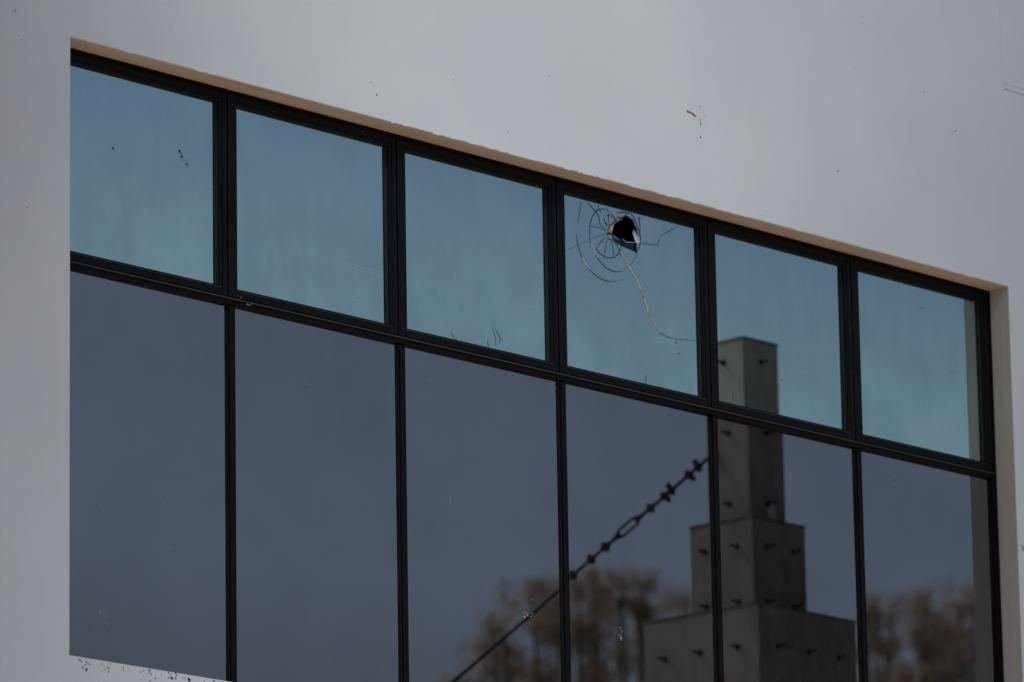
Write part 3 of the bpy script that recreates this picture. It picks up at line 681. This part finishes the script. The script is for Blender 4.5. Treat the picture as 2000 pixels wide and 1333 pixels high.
M_leafC = leaf_mat("dusty_pink_leaf", (.46, .40, .32), (.62, .54, .44))
def tufted_tree(px, dist, tufts, leafm, label, seed, dens=1.0, body=16):
    """a gum whose foliage sits in loose tufts at the ends of rising limbs"""
    rnd = random.Random(seed); u_ = dist/F
    base = mirror(at_dist(px, 1300, dist)); base.z = GROUND
    T = thing("gum_tree", label, "tree", base, "gum trees mirrored in the lower panes")
    away = Vector((fw.x, -fw.y, 0)).normalized(); sidev = Vector((r0.x, -r0.y, 0))
    L = []
    for tx, ty, rx, ry in tufts:
        L.append((mirror(at_dist(tx, ty, dist))-base+away*rnd.uniform(-1, 1)*rx*u_*1.5, rx*u_*1.25, ry*u_*1.2))
        L.append((mirror(at_dist(tx+rnd.uniform(-45, 45), ty+rnd.uniform(45, 100), dist))-base+away*rnd.uniform(-1, 1)*.5, rx*u_*1.35, ry*u_*1.0))
    ztop = max(t[0].z for t in L)
    for i in range(body):                       # the rest of the crown, lower down
        a = rnd.uniform(0, 6.28); rr = rnd.uniform(.4, 2.2)
        L.append((Vector((math.cos(a)*rr, math.sin(a)*rr, ztop-rnd.uniform(3.2, 7.0))), rnd.uniform(.3, .6), rnd.uniform(.3, .5)))
    bm = bmesh.new(); fork = ztop*.55
    path_tube(bm, [(0, 0, -.1), (.05, .02, fork*.5), (0, .05, fork)], [.28, .22, .15], 8)
    for c_, rx, ry in L:
        mid = Vector((c_.x*.55, c_.y*.55, fork+(c_.z-fork)*.5)); mid += Vector((rnd.uniform(-.15, .15), rnd.uniform(-.15, .15), 0))
        path_tube(bm, [(0, 0, fork-.05), mid, c_-Vector((0, 0, ry*.5)), c_+Vector((0, 0, ry*.6))], [.07, .045, .03, .008], 6)
        for j in range(4):
            e = c_+Vector((rnd.uniform(-1, 1)*rx*.7, rnd.uniform(-1, 1)*rx*.7, rnd.uniform(0, 1)*ry*.8))
            path_tube(bm, [c_-Vector((0, 0, ry*.6)), e], [.018, .005], 5)
    obj("trunk", bm, M_bark, T, True)
    bm = bmesh.new()
    for c_, rx, ry in L:
        subs = [Vector((rnd.gauss(0, .45)*rx, rnd.gauss(0, .45)*rx, rnd.gauss(0, .45)*ry)) for _ in range(9)]
        for i in range(int(dens*rx*ry*2300)+25):
            v = rnd.choice(subs)+Vector((rnd.gauss(0, .30)*rx, rnd.gauss(0, .30)*rx, rnd.gauss(0, .30)*ry))
            s_ = rnd.uniform(.022, .05); a = Vector((rnd.gauss(0, 1), rnd.gauss(0, 1), rnd.gauss(-.5, 1))).normalized(); b_ = a.orthogonal().normalized()
            q = [c_+v+a*s_*1.7, c_+v+b_*s_*.5, c_+v-a*s_*1.7, c_+v-b_*s_*.5]
            bm.faces.new([bm.verts.new(x) for x in q])
    obj("crown", bm, leafm, T)
tufted_tree(975, 105, [(952, 1225, 40, 42), (935, 1262, 24, 24), (978, 1282, 30, 30), (900, 1330, 40, 20)], M_leafA, "small brown gum tree crossed by the cable, leftmost of the mirrored trees", 1)
tufted_tree(1060, 112, [(1048, 1182, 36, 40), (1080, 1165, 30, 34), (1030, 1150, 22, 16), (1062, 1232, 26, 24), (1050, 1300, 40, 30)], M_leafA, "brown-crowned gum tree just left of the mullion the cable passes behind", 2)
tufted_tree(1160, 108, [(1140, 1165, 36, 34), (1178, 1172, 28, 44), (1165, 1132, 14, 16), (1172, 1235, 20, 40), (1122, 1240, 16, 30), (1180, 1310, 20, 30)], M_leafA, "brown plumed gum tree just right of the mullion the cable passes behind", 3)
tufted_tree(1240, 110, [(1228, 1138, 34, 24), (1268, 1150, 28, 24), (1205, 1140, 26, 22), (1225, 1290, 20, 40), (1258, 1230, 14, 40)], M_leafC, "tallest brown gum tree, left of the mirrored pylon", 4)
tufted_tree(1252, 98, [(1256, 1192, 24, 20), (1220, 1182, 10, 14), (1270, 1205, 16, 14)], M_leafB, "dark green tufted gum tree touching the pylon's lowest step", 5, 1.3)
tufted_tree(1320, 150, [(1315, 1182, 34, 22), (1345, 1180, 24, 24), (1295, 1200, 24, 20)], M_leafC, "pale distant gum tree half hidden behind the pylon", 6, .8)
tufted_tree(1735, 108, [(1722, 1200, 30, 28), (1752, 1212, 24, 30), (1700, 1215, 20, 30), (1742, 1278, 18, 28), (1735, 1325, 40, 20)], M_leafA, "brown gum tree in the last lower pane, nearer the mullion", 7)
tufted_tree(1812, 105, [(1812, 1192, 30, 30), (1800, 1240, 24, 34), (1835, 1225, 20, 40), (1820, 1285, 22, 30), (1805, 1330, 40, 16)], M_leafA, "brown gum tree in the middle of the last lower pane's treeline", 8, 1.15)
tufted_tree(1885, 112, [(1880, 1205, 30, 36), (1905, 1195, 26, 30), (1862, 1240, 16, 30), (1895, 1260, 22, 36), (1880, 1320, 24, 20)], M_leafC, "pinkish brown gum tree at the far right of the last lower pane", 9)
# two unseen trees added to dim both ends of the wall with soft shade
grow_shade_tree((-.6, -9, GROUND), 21, 3.6, M_leafB, "leaning gum tree out of frame whose shade dims the wall's left end", 11, 9000, "unseen trees added for shade", (.12, .26), 9, .5, -3.6)
grow_shade_tree((5.5, -14, GROUND), 26.5, 3.8, M_leafB, "tall gum tree out of frame whose shade dims the wall's right end", 12, 9000, "unseen trees added for shade", (.12, .26))
